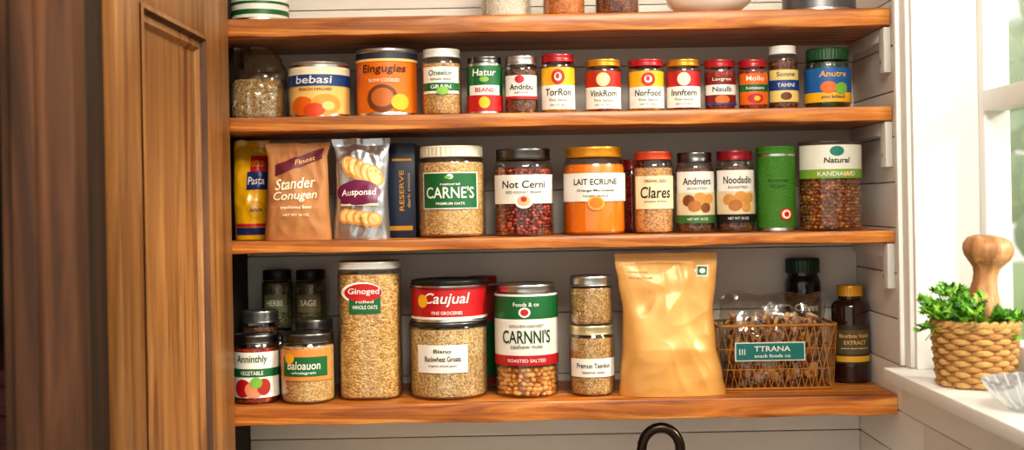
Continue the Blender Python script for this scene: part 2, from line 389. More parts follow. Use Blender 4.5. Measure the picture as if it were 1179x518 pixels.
# ================================================================== SHELF 1
container('white_tin',266,331,-38,1,.07,SIL,kind='tin',body=WHITE,lh=.08,rl=.96,dec=[('b',.12,.2,-9,9,GRN),('b',.3,.34,-9,9,GRN),('b',.7,.8,-9,9,GRN),('t','Fine Tea',0,.5,.7,.2,GRN)])
container('glass_jar',552,611,-40,1,.09,SIL,G(['#cfc7b8','#e6dfd0'],300),.7,rl=.88)
container('spice_jar',624,673,-35,1,.07,SIL,G(['#a4571f','#c47434','#d08a48'],300),.75,rl=.9)
container('spice_jar',684,735,-34,1,.07,SIL,G(['#3b1d12','#6b3a22','#8d5733'],300),.75,rl=.9)
bx,_=place(816,8,.09)
b=MB('serving_bowl',(bx,.09,ZS[1]+.0004))
PORC=M('#f1efea',.2,coat=.4,var=.01)
for k,(r0,hz) in enumerate(((.076,0),(.07,.022))):
    b.lathe([(0,.004),(.03,.004),(.032,0),(.036,0),(.037,.005),(r0*.72,.012),(r0*.93,.024),(r0,.042),(r0-.002,.043),(r0*.9,.026),(r0*.68,.015),(0,.008)],PORC,56,c=(0,0,hz))
b.done()
container('grey_tin',900,984,-28,1,.08,DSIL,kind='tin',body=M('#77777a',.35,.7),lh=.14,rl=.98)

# ================================================================== pouches
def interp(tab,v):
    for (a,*A),(b,*B) in zip(tab,tab[1:]):
        if v<=b:
            t=(v-a)/(b-a); t=t*t*(3-2*t); return [p+(q-p)*t for p,q in zip(A,B)]
    return tab[-1][1:]
def pouch(name,xc,yc,zb,W,Hh,D,mat,sil=None,wr=.003,seal=.93,seed=0,rot=0,botr=.8,lean=0,edge=2.4,fs=26,top_wave=.002,crimp=True,decals=None,nu=56,nv=64,flatx=.6,folds=0,inner=None,topamp=1.0,dent=0):
    sil=sil or [(0,1,1),(.5,.96,.96),(1,1,1)]
    ob=MB(name,(xc,yc,zb+.0005),rot)
    if inner: inner(ob)
    def F(u,v,side,l=0):
        L_,R_=interp(sil,min(max(v,0),1)); x=u*W/2*(L_ if u<0 else R_)
        if v<seal:
            q=min(1,(seal-v)/seal*1.55)**.75; q*=botr+(1-botr)*min(1,v/.25)
        else: q=0
        T=D/2*max(0,1-abs(u)**edge)**flatx*q
        nz=noise.noise(Vector((x*fs,v*Hh*fs*.8,seed+side*3)))+.5*noise.noise(Vector((x*fs*2.6,v*Hh*fs*2.2,seed+7+side)))
        e=max(0,1-abs(u)**6)*min(1,v*8)
        cre=abs(noise.noise(Vector((x*fs*.9+v*2,v*Hh*fs*.9-x*4,seed+21+side*5))))
        n_=(nz*wr+(.25-cre)*wr*1.5)*e*(1 if v<seal else .25)
        if folds:
            g=abs(noise.noise(Vector((u*3.0+.8*math.sin(v*3+seed),v*1.5,seed+50+side))))
            n_+=folds*topamp*(.22-g)*e*max(0,(v-.5)/.5)**.8*(1 if v<seal else .4)
            g2=abs(noise.noise(Vector(((abs(u)-1)*1.8+v*2.6,u*1.2,seed+80+side))))
            n_+=folds*(.2-g2)*1.0*e*max(0,1-v*1.9)
            g3=abs(noise.noise(Vector((u*1.3+v*1.0,v*4.5-u*.8,seed+95+side))))
            n_+=folds*.6*(.2-g3)*e*(1 if v<seal else .1)
        if dent:   # broad side dents where the film buckles
            for (du,dv,ru,rv,k) in ((-.55,.62,.3,.12,1),(.5,.5,.28,.2,1.1),(-.25,.38,.45,.09,.7),(.35,.24,.4,.07,.8),(.1,.72,.5,.06,.6),(-.6,.2,.3,.1,.6)):
                n_-=dent*k*math.exp(-((u-du+.5*(v-dv))/ru)**2-((v-dv-.06*(u-du))/rv)**2)*e
        if v>=seal and crimp: n_+=.0005*math.sin(v*Hh*2500)
        y=T+.0007+(n_ if T>wr*.8 or v>=seal else n_*.3)
        y=max(y,.0005)
        wv=top_wave*math.sin(u*5+seed)*v*v + lean*v*v*Hh
        z=v*Hh+ (.0025*noise.noise(Vector((u*2.3,seed,v)))*v)
        return (x,(-(y+l) if side==0 else y+l)+wv,z)
    for side in (0,1):
        vs=[];fs_=[]
        for jv in range(nv+1):
            for iu in range(nu+1): vs.append(F(-1+2*iu/nu,jv/nv,side))
        for jv in range(nv):
            for iu in range(nu):
                a=jv*(nu+1)+iu; q=(a,a+1,a+nu+2,a+nu+1); fs_.append(q if side==0 else q[::-1])
        ob.add(vs,fs_,mat)
    def strip(pa,pb): 
        k=len(pa); ob.add(pa+pb,[(i,i+1,k+i+1,k+i) for i in range(k-1)],mat)
    us=[-1+2*i/nu for i in range(nu+1)]; vv=[i/nv for i in range(nv+1)]
    strip([F(u,0,0) for u in us],[F(u,0,1) for u in us]); strip([F(u,1,0) for u in us],[F(u,1,1) for u in us])
    strip([F(-1,v,0) for v in vv],[F(-1,v,1) for v in vv]); strip([F(1,v,0) for v in vv],[F(1,v,1) for v in vv])
    sf=lambda a,z,l:F(a/(W/2),z/Hh,0,l)
    if decals: decals(ob,sf,W,Hh)
    return ob.done(50)
def wh(uL,uR,vT,shelf,yc):
    x,zt=place((uL+uR)/2,vT,yc); return x,(uR-uL)/S(yc),zt-ZS[shelf]
# ================================================================== SHELF 2
def gin(ob): ob.lathe([(0,.001),(.036,.001),(.0425,.006),(.043,.02),(.042,.06),(.038,.068),(0,.072)],QUIN,40,3.4,ay=.8)
x,Wd,Ht=wh(263,330,55,2,.085)
pouch('grain_bag',x,.085,ZS[2],Wd,Ht,.085,clear('smoke_film',(.82,.81,.78,1),.16,.16,.7),seed=5,wr=.003,sil=[(0,.96,.96),(.5,1,1),(.66,1,1),(.8,.95,.85),(1,.8,.5)],edge=6,flatx=.5,seal=.97,botr=1,inner=gin,fs=45)
y2=.058
container('fruit_tin',333,402,74,2,.075,M('#cfcac0',.3,.8),kind='tin',body=M('#e8c074'),lh=.06,rl=.97,dec=[('b',.74,.9,-9,9,M('#ece0c4')),('b',.56,.76,-9,9,BLUE),('t','bebasi',-.05,.67,.62,.14,WHITE,.1),('t','PEACH HALVES',0,.5,.55,.05,BRN),('d',-.42,.2,.42,.17,ORG),('d',.35,.22,.5,.19,M('#e8983a')),('d',-.02,.13,.35,.12,M('#c9481c')),('d',.42,.2,.2,.08,M('#f0c67c'))])
container('soup_tin',410,480,59,2,.075,M('#c9c8c4',.28,.9),kind='tin',body=M('#d87018',.42),lh=.07,rl=1.0,dec=[('b',.84,.93,-9,9,M('#2b3140')),('b',.8,.84,-9,9,M('#f2c27a')),('t','Eingugies',0,.68,.74,.15,M('#4d1d10'),.1),('t','SLOW COOKED',.0,.52,.5,.05,WHITE),('d',-.05,.26,.5,.2,BRN),('d',-.05,.27,.36,.14,M('#b5652c')),('d',.5,.2,.3,.12,YEL)])
container('grain_jar',485,531,58,2,y2,M('#e2e3de',.3,.2),SEED,.78,lh=.13,rl=.93,dec=[('b',.32,.72,-.85,.85,WHITE),('b',.36,.48,-.85,.85,GRN),('t','Oneelor',0,.63,.6,.08,GRN,.1),('t','GRAIN',0,.42,.5,.06,WHITE),('t','whole seed',0,.54,.5,.04,GREY),('d',.1,.36,.3,.06,LGRN)])
container('vegetable_tin',537,578,67,2,y2,DSIL,kind='tin',body=GRN,lh=.12,rl=.95,dec=[('b',.05,.33,-9,9,RED),('b',.33,.5,-.8,.8,WHITE),('t','Hatur',0,.72,.66,.12,WHITE,.1),('t','BEANS',0,.42,.5,.08,RED),('d',0,.2,.3,.1,YEL),('d',.0,.6,.25,.05,LGRN)])
container('spice_jar',580,619,66,2,y2,M('#c8c5c0',.3,.9),DARKC,.75,lh=.15,rl=.93,dec=[('b',.25,.66,-.9,.9,WHITE),('d',-.1,.59,.28,.07,RED),('t','Andnbu',0,.46,.7,.1,INK),('t','spice',0,.36,.4,.05,GREY),('b',.25,.3,-.9,.9,RED)])
def sauce(uL,uR,vT,lid,cont,word,emb=RED,band=None):
    D=[('b',.06,.47,-.93,.93,WHITE),('t',word,0,.35,.74,.12,INK,.1),('t','Fine Sauce',0,.22,.5,.05,GREY),('t','NET WT 8OZ',0,.13,.45,.035,GREY)]
    if band: D.insert(0,('b',.47,.76,-.93,.93,band))
    D+=[('d',0,.61,.36,.13,emb),('d',0,.61,.2,.07,CREAM),('d',-.02,.62,.1,.05,emb)]
    container('sauce_jar',uL,uR,vT,2,y2,lid,cont,.78,lh=.13,rl=.94,dec=D,rot=random.uniform(-.1,.1),ribs=0)
sauce(622,662,64,REDL,YELC,'TorRon',RED,YEL)
sauce(673,715,70,GOLDM,REDC,'VinkRom',M('#e9c58a'),M('#b3281b'))
sauce(722,764,70,REDL,YELC,'NorFood',RED,YEL)
sauce(766,806,70,GOLDM,REDC,'Innftem',M('#e8d9b8'),M('#b3222a'))
container('sauce_jar',810,846,70,2,y2,REDL,REDC,.78,lh=.15,rl=.95,dec=[('b',.1,.66,-.93,.93,M('#7c1d1c')),('b',.3,.5,-.93,.93,WHITE),('t','Lavgree',0,.6,.6,.08,CREAM),('t','Naulb',0,.41,.6,.1,BLUE),('d',0,.2,.45,.09,ORG),('b',.1,.14,-.93,.93,BLUE)])
container('sauce_jar',849,883,70,2,y2,REDL,REDC,.78,lh=.15,rl=.95,dec=[('b',.1,.72,-.93,.93,ORG),('b',.36,.5,-.93,.93,GRN),('t','Mollo',0,.62,.6,.1,WHITE),('t','hotsauce',0,.43,.6,.06,WHITE),('d',0,.22,.5,.1,RED),('d',.1,.22,.2,.05,YEL)])
container('mustard_jar',883,918,54,2,.075,M('#e3e1da',.35),DARKC,.76,lh=.13,rl=.88,dec=[('b',.12,.62,-.93,.93,M('#e3c87a')),('t','Sonne',0,.55,.6,.07,BLUE),('b',.3,.46,-.93,.93,BLUE),('t','TAHINI',0,.38,.55,.06,WHITE),('d',0,.21,.35,.06,BRN)])
container('pickle_jar',926,978,57,2,.07,M('#1f4a2a',.4),M('#23402a',.4),.78,lh=.2,rl=.92,ribs=36,dec=[('b',.1,.66,-9,9,M('#1f5fa0')),('b',.1,.26,-9,9,YEL),('t','Anutre',0,.56,.6,.1,YEL,.1),('d',-.2,.34,.35,.1,ORG),('d',.35,.32,.3,.1,LGRN),('t','pickled',0,.18,.5,.06,BLUE)])

# ================================================================== SHELF 3 bags
YB=M('#edb213',.3,coat=.4)
def dy(o,sf,W,Hh):
    o.patch(sf,-W*.1,W*.44,Hh*.5,Hh*.68,M('#23306e',.35),.0012,14,10)
    o.patch(sf,-W*.02,W*.44,Hh*.68,Hh*.84,M('#c3232b',.35),.0012,14,10)
    o.text(sf,'Pasta',W*.14,Hh*.59,W*.42,Hh*.08,WHITE,.0024,.1); o.text(sf,'GOLD',W*.18,Hh*.76,W*.36,Hh*.06,YEL,.0024)
    o.disc(sf,W*.15,Hh*.3,W*.22,Hh*.09,M('#d8a00e',.4),.0014); o.text(sf,'durum',W*.15,Hh*.3,W*.3,Hh*.04,M('#23306e'),.0024)
    o.patch(sf,-W*.4,W*.44,Hh*.05,Hh*.12,M('#23306e',.35),.0014,14,4); o.patch(sf,-W*.4,W*.44,Hh*.13,Hh*.16,M('#c3232b',.35),.0014,14,4)
pouch('pasta_bag',-.4655,.118,ZS[3]+.0006,.069,.172,.06,YB,seed=3,wr=.004,decals=dy,sil=[(0,.95,.95),(.5,1,.98),(.9,.95,.88),(1,.9,.85)])
KR=M('#a87243',.6,bump=.2,bs=400)
def dk(o,sf,W,Hh):
    vs=[];fs=[];n=14
    for i in range(n+1):
        t=i/n; xa=-W*.36+t*W*.78; zc=Hh*(.72+.17*t)
        for k in range(5): vs.append(sf(xa,zc+(k/4-.5)*Hh*.115,.0014))
    for i in range(n):
        for k in range(4): a=i*5+k; fs.append((a,a+5,a+6,a+1))
    o.add(vs,fs,M('#5f1a2c',.5))
    o.text(sf,'Finest',W*.14,Hh*.82,W*.34,Hh*.05,TAN,.0026,.2,.2)
    o.text(sf,'Stander',-W*.02,Hh*.585,W*.66,Hh*.115,CREAM,.002,.25,.06)
    o.text(sf,'Conugen',-W*.02,Hh*.45,W*.7,Hh*.115,CREAM,.002,.25,.03)
    o.text(sf,'traditional flour',W*.0,Hh*.34,W*.5,Hh*.035,CREAM,.002)
    o.text(sf,'NET WT 16 OZ',-W*.0,Hh*.26,W*.4,Hh*.025,CREAM,.002)
x,Wd,Ht=wh(304,381,165,3,.055)
pouch('paper_flour_bag',x,.05,ZS[3],Wd,Ht,.055,KR,seed=11,wr=.003,decals=dk,sil=[(0,1.0,1.0),(.45,.9,.92),(.85,.86,.9),(1,.92,1.0)],flatx=.4,rot=.05,folds=.006,dent=.0025)
SP=M('#b4b6b8',.2,.8,var=.1)
def dsn(o,sf,W,Hh):
    cr=M('#cf8e46',.5); cl=M('#e8c084',.5)
    for i in range(5):
        o.disc(sf,-W*.2+W*.12*i,Hh*(.72-.025*i),W*.14,Hh*.12,cr,.0014+.0003*i,22,.5); o.disc(sf,-W*.2+W*.12*i,Hh*(.73-.025*i),W*.105,Hh*.095,cl,.0015+.0003*i,22,.5)
    o.disc(sf,-W*.02,Hh*.46,W*.42,Hh*.125,M('#6a1a48',.4),.0034); o.patch(sf,-W*.36,W*.34,Hh*.36,Hh*.53,M('#6a1a48',.4),.0036,12,6)
    o.text(sf,'Ausponad',-W*.01,Hh*.455,W*.66,Hh*.085,WHITE,.0046,.05,.02)
    for i in range(5): o.disc(sf,-W*.25+W*.13*i,Hh*(.23-.01*i),W*.13,Hh*.075,cr,.0016+.0003*i,22,.8); o.disc(sf,-W*.25+W*.13*i,Hh*(.235-.01*i),W*.095,Hh*.055,cl,.0017+.0003*i,22,.8)
    o.patch(sf,-W*.35,W*.35,Hh*.33,Hh*.35,M('#d9c7a0',.5),.003,12,2)
x,Wd,Ht=wh(381,449,160,3,.055)
pouch('cracker_pouch',x,.055,ZS[3],Wd,Ht,.05,SP,seed=23,wr=.0028,decals=dsn,sil=[(0,1.0,.95),(.5,.87,.9),(.85,.85,.95),(1,.98,1.02)],rot=-.04,fs=30,folds=.007)
x,Wd,Ht=wh(449,480,167,3,.14)
b=MB('food_box',(x,.15,ZS[3]+.0004),.0); NV=M('#14233f',.4,coat=.3)
b.box(-Wd/2-.008,Wd/2,-.055,.055,0,Ht,NV,.0015)
fl=lambda a,z,l:(a-.004,-.055-l,z)
b.patch(fl,-.018,.022,.012,.02,GOLDM,.0006,4,1); b.patch(fl,-.012,.022,Ht-.03,Ht-.026,GOLDM,.0006,4,1)
b.text(fl,'RESERVE',.004,Ht*.5,.07,.008,GOLDM,.0008,0,math.pi/2); b.text(fl,'dark cocoa',.016,Ht*.5,.06,.005,TAN,.0008,0,math.pi/2)
b.box(-Wd/2-.004,Wd/2-.004,-.053,.053,Ht,Ht+.001,NV,0)
b.done()
# ================================================================== SHELF 3 jars
y3=.075
def carnes(t0,t1):
    c=(t0+t1)/2; h=t1-t0
    return [('b',t0,t1,-.8,.78,WHITE),('b',t0+.012,t1-.012,-.77,.75,GRN),('t',"CARNE'S",-.01,c-.02,.74,h*.32,WHITE),('t','PREMIUM OATS',0,t0+h*.15,.42,h*.07,WHITE),('t','natural',0,t1-h*.32,.28,h*.07,WHITE),('d',0,t1-h*.12,.1,h*.07,WHITE),('d',-.06,t1-h*.14,.1,h*.04,LGRN)]
container('oat_jar',481,558,169,3,y3,M('#dcd4c0',.4),OATS,.82,lh=.12,rl=.94,dec=carnes(.31,.71),ribs=40)
container('bean_jar',568,636,172,3,y3,DSIL,BEANC,.42,lh=.13,rl=.92,dec=[('b',.37,.7,-.96,.96,WHITE),('t','Not Cerni',0,.59,.76,.085,INK,.05),('t','RED KIDNEY BEANS',0,.5,.62,.03,GREY),('d',0,.4,.3,.085,M('#f5f2ea')),('d',0,.4,.22,.062,M('#d8a878')),('d',0,.42,.1,.03,RED)],beans=([BEANA,BEANB,BEANC],.0052,.0,.78))
container('preserve_jar',647,719,170,3,y3,GOLDM,ORC,.8,lh=.12,rl=.9,sh=.018,dec=[('b',.38,.7,-.97,.97,WHITE),('t','LAIT ECRUNE',0,.6,.72,.07,INK),('t','Orange Marmalade',0,.5,.6,.035,INK),('t','HOME MADE',0,.44,.4,.025,GREY),('d',0,.36,.26,.08,M('#f0a03a')),('d',0,.36,.2,.06,M('#dc741a'))])
container('sauce_jar',712,742,184,3,.165,REDL,REDC,.78,lh=.15,rl=.95)
container('seed_jar',728,775,175,3,y3,M('#bc4622',.4,.1),G(['#9a6838','#cf955a','#e8b87a'],360),.8,lh=.1,rl=.9,dec=[('b',.3,.7,-.9,.9,M('#e4d1aa')),('t','Clares',0,.5,.76,.14,INK,.1),('t','ORGANIC SEEDS',0,.64,.55,.035,BRN),('t','product of farm',0,.39,.55,.03,BRN)])
def nutlab(word,bottom,c1):
    return [('b',.12,.76,-.95,.95,WHITE),('t',word,0,.64,.76,.09,INK,.05),('t','ROASTED',0,.55,.5,.03,GREY),('b',.22,.5,-.95,.95,M('#d9c6a2',.5,var=.2)),('d',-.45,.4,.32,.07,c1,.4),('d',.15,.43,.34,.07,NUTB,-.3),('d',-.15,.33,.34,.07,NUTA,.2),('d',.4,.31,.26,.06,c1,.8),('d',.55,.42,.26,.06,NUTB,.3),('b',.12,.22,-.95,.95,bottom),('t','NET WT 10 OZ',0,.17,.5,.03,WHITE)]
container('nut_jar',777,821,176,3,y3,DSIL,DARKC,.8,lh=.12,rl=.9,dec=nutlab('Andmers',M('#3a6b34'),NUTC))
container('nut_jar',823,867,174,3,y3,M('#8c1c26',.35,.3),DARKC,.8,lh=.12,rl=.92,dec=nutlab('Noodadin',BLK,NUTB))
GC=M('#3d771c',.6,var=.35,bump=.9,bs=420)
container('green_canister',870,915,169,3,y3,GC,kind='tin',body=GC,lh=.09,rl=1.0,dec=[('t','fine herb tea',-.1,.6,.5,.035,M('#24470f')),('t','SELECT',-.1,.53,.35,.03,M('#24470f')),('d',.3,.2,.34,.075,RED),('d',.3,.2,.24,.053,CREAM),('d',.3,.2,.13,.03,RED)])
container('nut_canister',918,990,163,3,.08,clear('plastic_lid',(.85,.85,.85,1),.25,.15,.6),NUTC,.6,lh=.04,rl=.98,sh=.003,dec=[('b',.68,.95,-.98,.98,M('#dedccf')),('b',.58,.68,-.98,.98,M('#7fa23e')),('d',.0,.88,.22,.055,TEAL),('t','Natural',0,.78,.4,.06,INK,.1),('t','KANDIALUD',0,.63,.6,.05,WHITE),('d',.3,.63,.1,.02,YEL)],beans=([NUTA,NUTC,NUTC,M('#7a4a2c',.5,var=.2)],.0055,.0,.62))

# ================================================================== SHELF 4
B4=ZS[4]+.0004
def stackpair(uL,uR,vT,yc,name,lid,cont,**k):
    x,zt=place((uL+uR)/2,vT,yc); h=(zt-B4)/2
    lo=container(name,uL,uR,0,4,yc,lid,cont,.8,top=h,**k); hi=container(name,uL,uR,0,4,yc,lid,cont,.8,base=B4+h+.0003,top=h,**k)
    hi.location.x=lo.location.x=x
stackpair(301,337,311,.196,'spice_jar',BLK,OLIVE,rl=.9,lh=.16,dec=[('b',.3,.6,-.7,.7,M('#6f7355')),('t','HERBS',0,.46,.5,.1,CREAM)])
stackpair(339,376,311,.196,'spice_jar',BLK,OLIVE,rl=.9,lh=.16,dec=[('b',.3,.6,-.7,.7,M('#73684a')),('t','SAGE',0,.46,.5,.1,CREAM)])
container('storage_jar',272,327,357,4,.134,M('#8b8d8e',.3,.9),DARKC,.8,lh=.14,rl=.98,r=.0325)
container('storage_jar',336,389,367,4,.134,M('#8b8985',.3,.9),DARKC,.75,lh=.14,rl=.98,r=.0325)
container('vegetable_jar',268,321,384,4,.05,DSIL,REDC,.8,lh=.13,rl=.97,dec=[('b',.1,.76,-9,9,WHITE),('b',.4,.52,-9,9,GRN),('t','Anninthly',0,.65,.7,.14,M('#1d4d2c'),.1),('t','VEGETABLE',0,.46,.5,.06,WHITE),('d',-.4,.24,.4,.13,RED),('d',.1,.22,.4,.12,M('#d98a6a')),('d',.5,.26,.3,.12,M('#a12a20')),('d',.2,.32,.25,.08,LGRN)],r=.0375)
container('grain_jar',322,386,382,4,.05,DSIL,OATS,.82,lh=.14,rl=.97,r=.0455,dec=[('b',.34,.78,-.9,.9,M('#d48845')),('b',.4,.68,-.75,.8,GRN),('t','Baloauon',0,.56,.62,.12,WHITE,.1),('t','wholegrain',0,.45,.45,.05,WHITE),('d',-.5,.66,.2,.08,YEL)])
container('oat_canister',390,461,300,4,.085,M('#d6d5cf',.3,.2),FLAKE,.9,lh=.055,rl=.99,n=3.4,sh=.004,dec=[('d',-.15,.78,.66,.075,M('#f3f1ea')),('b',.63,.775,-.55,.45,GRN),('d',-.1,.78,.6,.065,RED),('t','Ginoged',-.08,.785,.5,.055,WHITE,.05),('t','WHOLE OATS',-.05,.675,.4,.028,WHITE),('t','rolled',-.05,.715,.28,.022,WHITE)])
wj=container('grain_jar',471,561,368,4,.085,DSIL,QUIN,.9,lh=.05,rl=.985,sh=.004,dec=[('b',.36,.72,-.72,.52,WHITE),('t','Biano',-.1,.64,.22,.05,INK),('t','Buckwheat Groats',-.1,.54,.46,.07,INK),('t','organic whole grain',-.1,.45,.36,.04,GREY)])
container('red_food_tin',473,560,321,4,.085,BLK,kind='tin',body=RED,base=wj['top']+.0002,lh=.12,rl=.99,dec=[('b',.08,.14,-9,9,WHITE),('t','Caujual',0,.55,.62,.34,WHITE,.25),('t','FINE GROCERIES',0,.24,.4,.08,WHITE),('b',.8,.84,-9,9,M('#7c1418')),('d',-.62,.52,.16,.16,YEL)])
container('soup_tin',538,572,318,4,.18,M('#99261f',.4,.2),kind='tin',body=M('#8f2a1c'),lh=.06,rl=.98,dec=[('b',.1,.6,-9,9,GRN)])
container('cashew_jar',569,641,326,4,.08,SIL,NUTA,.26,lh=.08,rl=.95,sh=.006,dec=[('b',.29,.92,-9,9,WHITE),('b',.7,.9,-9,9,GRN),('b',.29,.38,-9,9,RED),('t',"CARNNI'S",0,.545,.8,.12,M('#163f28')),('t','Foods & co',0,.83,.4,.035,WHITE),('t','GOLDEN HARVEST',0,.64,.55,.025,GREY),('t','cashew nuts',0,.46,.5,.035,GREY),('t','ROASTED SALTED',0,.335,.6,.03,WHITE),('d',-.05,.76,.18,.045,WHITE),('d',-.05,.76,.12,.03,RED)],beans=([NUTB,M('#d8a25a',.4,var=.2,coat=.2),NUTB,NUTA],.0072,.0,.27))
lo=container('seed_jar',655,707,373,4,.07,M('#dccda6',.3,.7),SEED,.82,lh=.13,rl=.96,dec=[('b',.28,.54,-.93,.93,WHITE),('t','Premun Taenlun',0,.44,.76,.07,INK),('t','sesame seed',0,.35,.5,.04,GREY)])
container('seed_jar',655,705,317,4,.07,SIL,SEED,.75,base=lo['top']+.0002,lh=.2,rl=.96)
GP=M('#d09a54',.42,.12,coat=.15,var=.04)
def dg(o,sf,W,Hh):
    o.patch(sf,W*.29,W*.41,Hh*.83,Hh*.91,M('#e9e2cf'),.001,6,4); o.patch(sf,W*.3,W*.4,Hh*.84,Hh*.9,GRN,.0014,6,4)
    o.disc(sf,W*.35,Hh*.87,W*.03,Hh*.018,WHITE,.0018)
    o.text(sf,'wholesome foods',-W*.3,Hh*.87,W*.2,Hh*.016,M('#a77a3a'),.001); o.text(sf,'Aiccoa Pasta',-W*.28,Hh*.83,W*.24,Hh*.02,M('#9a6d30'),.001)
x,Wd,Ht=wh(707,829,291,4,.055)
pouch('gold_pouch',x,.05,ZS[4],Wd,Ht,.078,GP,seed=47,wr=.0014,decals=dg,sil=[(0,.96,1.06),(.12,.93,1.0),(.35,.88,.88),(.6,.86,.84),(.8,.93,.9),(.93,.99,.93),(1,1.0,.93)],seal=.93,fs=16,rot=0,edge=2.8,nu=110,nv=130,folds=.008,topamp=.5,dent=.0045)
# wire basket with bags
BY=.125
x0,_=place(821,400,BY); x1,_=place(956,400,BY); xc=(x0+x1)/2; W2=(x1-x0)/2
WIRE=M('#c48c48',.35,.5)
root=bpy.data.objects.new('wire_basket',None); SC.collection.objects.link(root); root.location=(xc,BY,B4)
b=MB('wire_frame',(0,0,0),0,root); Dp=.052; HB=.11
def rr_(k,z,n=5):
    pts=[]
    wx=W2*k; wy=Dp*k; r=.012
    for cx,cy,a0 in ((wx-r,wy-r,0),(-wx+r,wy-r,90),(-wx+r,-wy+r,180),(wx-r,-wy+r,270)):
        for i in range(n+1):
            a=math.radians(a0+90*i/n); pts.append((cx+r*math.cos(a),cy+r*math.sin(a),z))
    return pts
kk=lambda z:.93+.07*z/HB
for z,r in ((.002,.002),(.035,.0008),(.07,.0008),(HB,.0024)): b.tube(rr_(kk(z),z),r,WIRE,8,True)
nw=16
for sgn in (-1,1):
    for i in range(nw+1):
        a=-1+2*i/nw
        for dlt in (-2,2):
            c=a+dlt*2/nw
            if abs(c)>1: continue
            b.tube([(a*(W2*.93-.004),sgn*Dp*.93,.002),(c*(W2-.004),sgn*Dp,HB)],.0008,WIRE,5)
    for i in range(9):
        a=-1+2*i/8; b.tube([(sgn*W2*.93,a*Dp*.85,.002),(sgn*W2,a*Dp*.85,HB)],.0008,WIRE,5)
for i in range(12): 
    q=(-1+2*(i+.5)/12)*W2*.9; b.tube([(q,-Dp*.92,.002),(q,Dp*.92,.002)],.0007,WIRE,5)
b.done()
bb=MB('snack_bag',(0,0,0),0,root)
def bagF(u,v,side,l=0):
    T=(.04*max(0,1-abs(u)**3)**.5)*(min(1,(1.02-v)*2.2))**.8
    nz=.005*noise.noise(Vector((u*5,v*6,side*4+.3)))+.004*(.2-abs(noise.noise(Vector((u*9,v*9,side*4)))))
    x=u*W2*(.9-.0*v)+.003*math.sin(v*9); z=.006+v*.155+.01*noise.noise(Vector((u*2.4,3,0)))*v
    y=T+nz*(1-abs(u)**4)
    return (x,-(max(y,.0006)+l) if side==0 else max(y,.0006)+l,z)
for side in (0,1):
    n_=44; vs=[bagF(-1+2*i/n_,j/n_,side) for j in range(n_+1) for i in range(n_+1)]
    bb.add(vs,[(j*(n_+1)+i,j*(n_+1)+i+1,(j+1)*(n_+1)+i+1,(j+1)*(n_+1)+i) for j in range(n_) for i in range(n_)],CELLO)
bb.tube([bagF(-1+2*i/30,1,0) for i in range(31)],.0012,CELLO,6)
CK=[M('#b07640',.5,var=.2),M('#925a32',.5,var=.2),M('#d4a464',.5,var=.2),M('#6e4226',.5,var=.2),M('#bd8d5a',.5,var=.25)]
for i in range(430):
    u=random.uniform(-.86,.86); v=random.random()**1.2*.66+.05; dep=random.uniform(-.8,.95)
    T=.034*max(0,1-abs(u)**3)**.5*min(1,(1.02-v)*2.2)**.8
    rot=Matrix.Rotation(random.uniform(-.6,.6),3,'Z')@Matrix.Rotation(1.57+random.uniform(-.5,.5),3,'X')
    if v<.32 and random.random()<.5: r=(.0095,.0095,.003)
    elif random.random()<.6:
        r=(.0035,.012,.0035); rot=Matrix.Rotation(random.uniform(-1.4,1.4),3,'Y')@rot
    else: r=(.006,.006,.005)
    bb.blob((u*W2*.86,-T*dep,.012+v*.155),r,random.choice(CK),rot,True)
lf=lambda a,z,l:(a,-Dp-.0015-l,z)
bb.patch(lf,-W2*.72,W2*.45,.050,.082,M('#d9d6c8'),.0,24,8); bb.patch(lf,-W2*.7,W2*.43,.052,.080,M('#17706a',.4),.0008,24,8)
bb.text(lf,'TTRANA',-W2*.1,.071,W2*.6,.009,WHITE,.0018); bb.text(lf,'snack foods co',-W2*.1,.059,W2*.6,.006,WHITE,.0018); bb.text(lf,'|||',-W2*.6,.066,W2*.1,.01,WHITE,.0018)
bb.done()
# bottles
def bottle(name,uL,uR,vT,yc,glassm,capm,lab,neck=.45,caph=.12,shz=.7):
    x,zt=place((uL+uR)/2,vT,yc); R=(uR-uL)/2/S(yc); Hh=zt-B4
    o=MB(name,(x,yc,B4)); rn=R*neck; P=[(0,.002),(R*.85,0),(R*.97,.002),(R,.008),(R,Hh*shz)]
    for i in range(1,8):
        t=i/7; P.append((R+(rn-R)*(t*t*(3-2*t)),Hh*(shz+(1-caph-shz-.03)*math.sin(t*math.pi/2))))
    P+=[(rn,Hh*(1-caph)),(rn,Hh*(1-caph)+.002)]
    o.lathe(P,glassm,48)
    rc=rn*1.12; z0=Hh*(1-caph)
    o.lathe([(rn*.9,z0),(rc,z0),(rc,z0+.003),(rc*.98,z0+.0035)],capm,40); o.lathe([(rc*.98,z0+.0035),(rc*.98,Hh-.003)],capm,120,2,.03,30); o.lathe([(rc*.98,Hh-.003),(rc*.93,Hh),(0,Hh)],capm,40)
    sf=lambda a,z,l:((R+l)*math.sin(a/R),-(R+l)*math.cos(a/R),z)
    lab(o,sf,R,Hh); return o.done()
DKG=M('#2a1710',.12,coat=.6); DKB=M('#16140f',.12,coat=.6)
